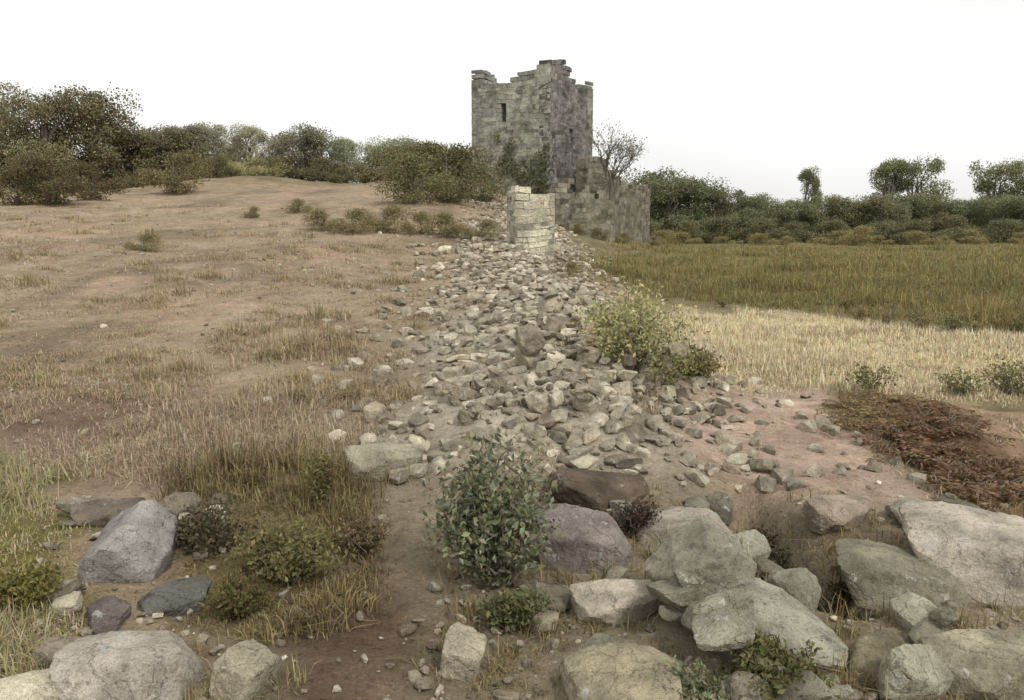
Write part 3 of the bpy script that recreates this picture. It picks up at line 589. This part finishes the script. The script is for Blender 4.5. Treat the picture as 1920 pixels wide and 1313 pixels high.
# ---------------------------------------------------------------- ruined tower
def block_wall(A,B,z0,topf,th,course,seed,holes=(),blk=.62):
    "coursed rubble masonry between two ground points; every stone its own box, jagged at the top"
    r=np.random.default_rng(seed); A=np.array(A,float); B=np.array(B,float); Lw=np.linalg.norm(B-A); d=(B-A)/Lw; nrm=np.array([d[1],-d[0]])
    Vs=[];Fs=[];Cs=[];o=0; z=z0; row=0
    while z<topf(0)+4 and row<200:
        ch=course*r.uniform(.8,1.25); u=-r.uniform(0,blk)
        while u<Lw:
            bw=blk*r.choice([r.uniform(.35,.8),r.uniform(.8,1.7)]); u0=max(u,0); u1=min(u+bw,Lw); um=(u0+u1)/2; u+=bw
            if u1-u0<.08: continue
            if z+ch*.6>topf(um/Lw)+r.normal(0,.12): continue
            for hx0,hx1,hz0,hz1 in holes:
                if hz0<z+ch*.5<hz1 and u1>hx0 and u0<hx1:
                    if hx0-u0>u1-hx1: u1=min(u1,hx0)
                    else: u0=max(u0,hx1)
            if u1-u0<.08: continue
            g_=r.uniform(.002,.007); pr=r.uniform(0,.012)*(4 if r.random()<.05 else 1); tt=r.uniform(-.004,.004)
            c=[]
            wob=lambda uu_:.16*float(vn(np.array(uu_*.55),np.array(z*.5),np.array(seed*3.1)))+.06*float(vn(np.array(uu_*1.7),np.array(z*1.3),np.array(seed*1.3)))
            wa,wb=wob(u0),wob(u1); dh=ch*r.choice([0,0,0,.45,-.3]); 
            for zz in (z+g_,z+ch-g_+max(dh,-.12)*0):
                for uu,q in ((u0+g_,pr),(u1-g_,pr+r.uniform(-.01,.01)),(u1-g_,-th),(u0+g_,-th)):
                    p=A+d*uu+nrm*q; c.append([p[0]+r.normal(0,.006),p[1]+r.normal(0,.006),zz+(wa if uu<(u0+u1)/2 else wb)+r.normal(0,.011)])
            Vs.append(np.array(c)); Fs.append(np.array([[0,3,2,1],[4,5,6,7],[0,1,5,4],[1,2,6,5],[2,3,7,6],[3,0,4,7]])+o); o+=8
            k=r.choice([r.uniform(.85,1.12),r.uniform(.5,1.4)],p=[.6,.4]); Cs.append(np.tile(np.array([k*r.uniform(.97,1.03),k,k*r.uniform(.95,1.03)]),(8,1)))
        z+=ch; row+=1
    # mortar core just behind the face, stepped under the top
    V=np.concatenate(Vs); Fx=np.concatenate(Fs); c=np.concatenate(Cs)
    n=max(4,int(Lw/.5)); 
    for i in range(n):
        ua,ub=Lw*i/n,Lw*(i+1)/n; t=max(z0+.3,topf((ua+ub)/2/Lw)-.5)
        segs=[(z0,t)]
        for hx0,hx1,hz0,hz1 in holes:
            if ub>hx0 and ua<hx1: segs=[(z0,hz0),(hz1,t)]
        for za,zb in segs:
            if zb<=za: continue
            q=[]
            for zz in (za,zb):
                for uu,w_ in ((ua,-.005),(ub,-.005),(ub,-th+.05),(ua,-th+.05)):
                    p=A+d*uu+nrm*w_; q.append([p[0],p[1],zz])
            Fx=np.concatenate([Fx,np.array([[0,3,2,1],[4,5,6,7],[0,1,5,4],[1,2,6,5],[2,3,7,6],[3,0,4,7]])+len(V)]); V=np.concatenate([V,q]); c=np.concatenate([c,np.tile([.82,.80,.75],(8,1))])
    return V,Fx,c
TY=54.; tx=lambda px,Y_=TY:(px-960)/F*Y_
zb=h(tx(1000),TY)-.6; tw=empty('tower',(tx(1000),TY,zb)); tag(tw,'tall ruined square tower of grey stone rising above the trees','tower')
th_=R(31.8); a_=5.95; cor=np.array([tx(1028,TY-1),TY-2.2])
L0=cor+a_*np.array([-math.cos(th_),math.sin(th_)]); R0=cor+a_*np.array([math.sin(th_),math.cos(th_)]); Bk=L0+(R0-cor)
off=np.array([tx(1000),TY])
ztop=topz(126,TY); zl=topz(166,TY)
jag=lambda s,seed:(lambda t:0)
def top_left(t):  return zl+(ztop-.4-zl)*sst(.35,.95,t)+.55*fbm(np.array(t*5.),np.array(3.3))-(.9 if t<.1 else 0)
def top_right(t): return ztop-.2-3.2*sst(.3,1,t)+.5*fbm(np.array(t*5.),np.array(8.1))
def top_bk(t):    return zl+.4+.5*vn(np.array(t*6.),np.array(1.1))
def add(name,A,B,tf,holes,seed,tint):
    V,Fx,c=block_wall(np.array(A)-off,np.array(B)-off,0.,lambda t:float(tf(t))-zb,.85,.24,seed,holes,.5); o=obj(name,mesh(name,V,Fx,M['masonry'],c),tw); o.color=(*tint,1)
# outward normal is (d.y,-d.x): walk each face so that it points outwards
add('wall',L0,cor,top_left,[(2.3,2.7,6.0,7.3)],1,lin(155,157,148)); add('wall',cor,R0,top_right,[(2.7,3.1,4.4,5.6)],2,lin(120,117,116))  # lit left face and shaded right face put into the wall tints
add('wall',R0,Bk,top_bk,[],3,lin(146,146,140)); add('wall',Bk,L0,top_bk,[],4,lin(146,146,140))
nI=5200; uI=rng.random(nI); zI=rng.random(nI)**1.5*6.5
kI=(fbm(uI*4+2,zI*.5,0,3)+.55-zI*.17)>0; uI=uI[kI]; zI=zI[kI]; dI=(cor-L0); nI_=np.array([dI[1],-dI[0]])/a_
pI=(L0-off)[None]+dI[None]*uI[:,None]+nI_[None]*rng.uniform(.04,.22,(len(uI),1))
obj('ivy',leaf_mesh('ivy',np.stack([pI[:,0],pI[:,1],zI],1),.13,colvar(lin(104,106,72),len(uI)),M['leaf'],.3,1.2),tw)
# broken lower walls by the tower
def lowwall(pa,Ya,pb,Yb,ta,tb,label,tint,seed,th=.7):
    A=np.array([tx(pa,Ya),Ya]); B=np.array([tx(pb,Yb),Yb]); z0=min(h(*A),h(*B))-.4; o_=(A+B)/2; za,zb_=topz(ta,Ya),topz(tb,Yb)
    V,Fx,c=block_wall(A-o_,B-o_,0.,lambda t:float(za+(zb_-za)*t+.5*fbm(np.array(t*5.),np.array(seed*1.7)))-z0,th,.28,seed,(),.5)
    o=obj('ruined_wall',mesh('ruined_wall',V,Fx,M['masonry'],c)); o.location=(o_[0],o_[1],z0); o.color=(*tint,1); tag(o,label,'wall')
lowwall(1095,52,1215,62,300,358,'broken lower grey wall running right from the tower',lin(122,118,106),11)
lowwall(1040,46,1150,48,352,372,'low broken wall in front of the tower foot',lin(128,124,110),12)
# pale pillar at the end of the fallen wall
PY=19.5; pxx=tx(994,PY); pz=h(pxx,PY)-.1; pil=empty('stone_pillar',(pxx,PY,pz),.25); tag(pil,'pale upright broken stone pillar below the tower on the fallen wall','pillar')
pt=topz(352,PY)-pz
for (A,B,tt,sd) in (((-.48,-.4),(.48,-.4),pt,21),((.48,-.4),(.48,.4),pt-.2,22),((.48,.4),(-.48,.4),pt-.3,23),((-.48,.4),(-.48,-.4),pt-.15,24)):
    V,Fx,c=block_wall(A,B,0.,lambda t,tt=tt:tt+.12*float(vn(np.array(t*5.),np.array(sd*1.)))-.25*t,.36,.14,sd,(),.3)
    o=obj('wall',mesh('wall',V,Fx,M['masonry'],c),pil); o.color=(*lin(204,199,182),1)
# bare sapling at the right side of the tower
def bare(x,y,ht,label,name='bare_tree'):
    e=empty(name,(x,y,h(x,y)-.1)); tag(e,label,'tree'); parts=[]; 
    def grow(p,d,L_,r,dep):
        q=p+d*L_; parts.append(limb(p,q,r,r*.6,4,.05))
        if dep==0: return
        for k in range(3 if dep>1 else 4):
            nd=d+rng.normal(0,.42,3); nd[2]+=.15; nd/=np.linalg.norm(nd); grow(p+d*L_*rng.uniform(.5,1),nd,L_*rng.uniform(.55,.8),r*.55,dep-1)
    parts.append(tube(np.array([[0,0,-.2],[.05,0,ht*.12],[0,.05,ht*.24]]),[.016*ht,.013*ht,.010*ht],7))
    grow(np.array([0,.05,ht*.22]),np.array([0,0,1.]),ht*.17,.010*ht,4)
    grow(np.array([0,.05,ht*.24]),np.array([.35,.1,1.]),ht*.2,.009*ht,4); grow(np.array([0,.05,ht*.24]),np.array([-.2,-.2,1.]),ht*.24,.009*ht,4); V,Fx=join(parts); obj('trunk',mesh('trunk',V,Fx,M['bark']),e)
    t=V[rng.integers(0,len(V),1000)]; t=t[t[:,2]>ht*.3]+rng.normal(0,.2,(np.sum(t[:,2]>ht*.3),3)); obj('crown',leaf_mesh('crown',t,.075,colvar(lin(130,126,112),len(t)),M['leaf']),e)
bare(tx(1140,50),50.,topz(160,50)-h(tx(1140,50),50.),'thin nearly bare grey tree against the right side of the tower')
import time; print('rocks',cnt+len(KEY),'objects',len(bpy.data.objects))
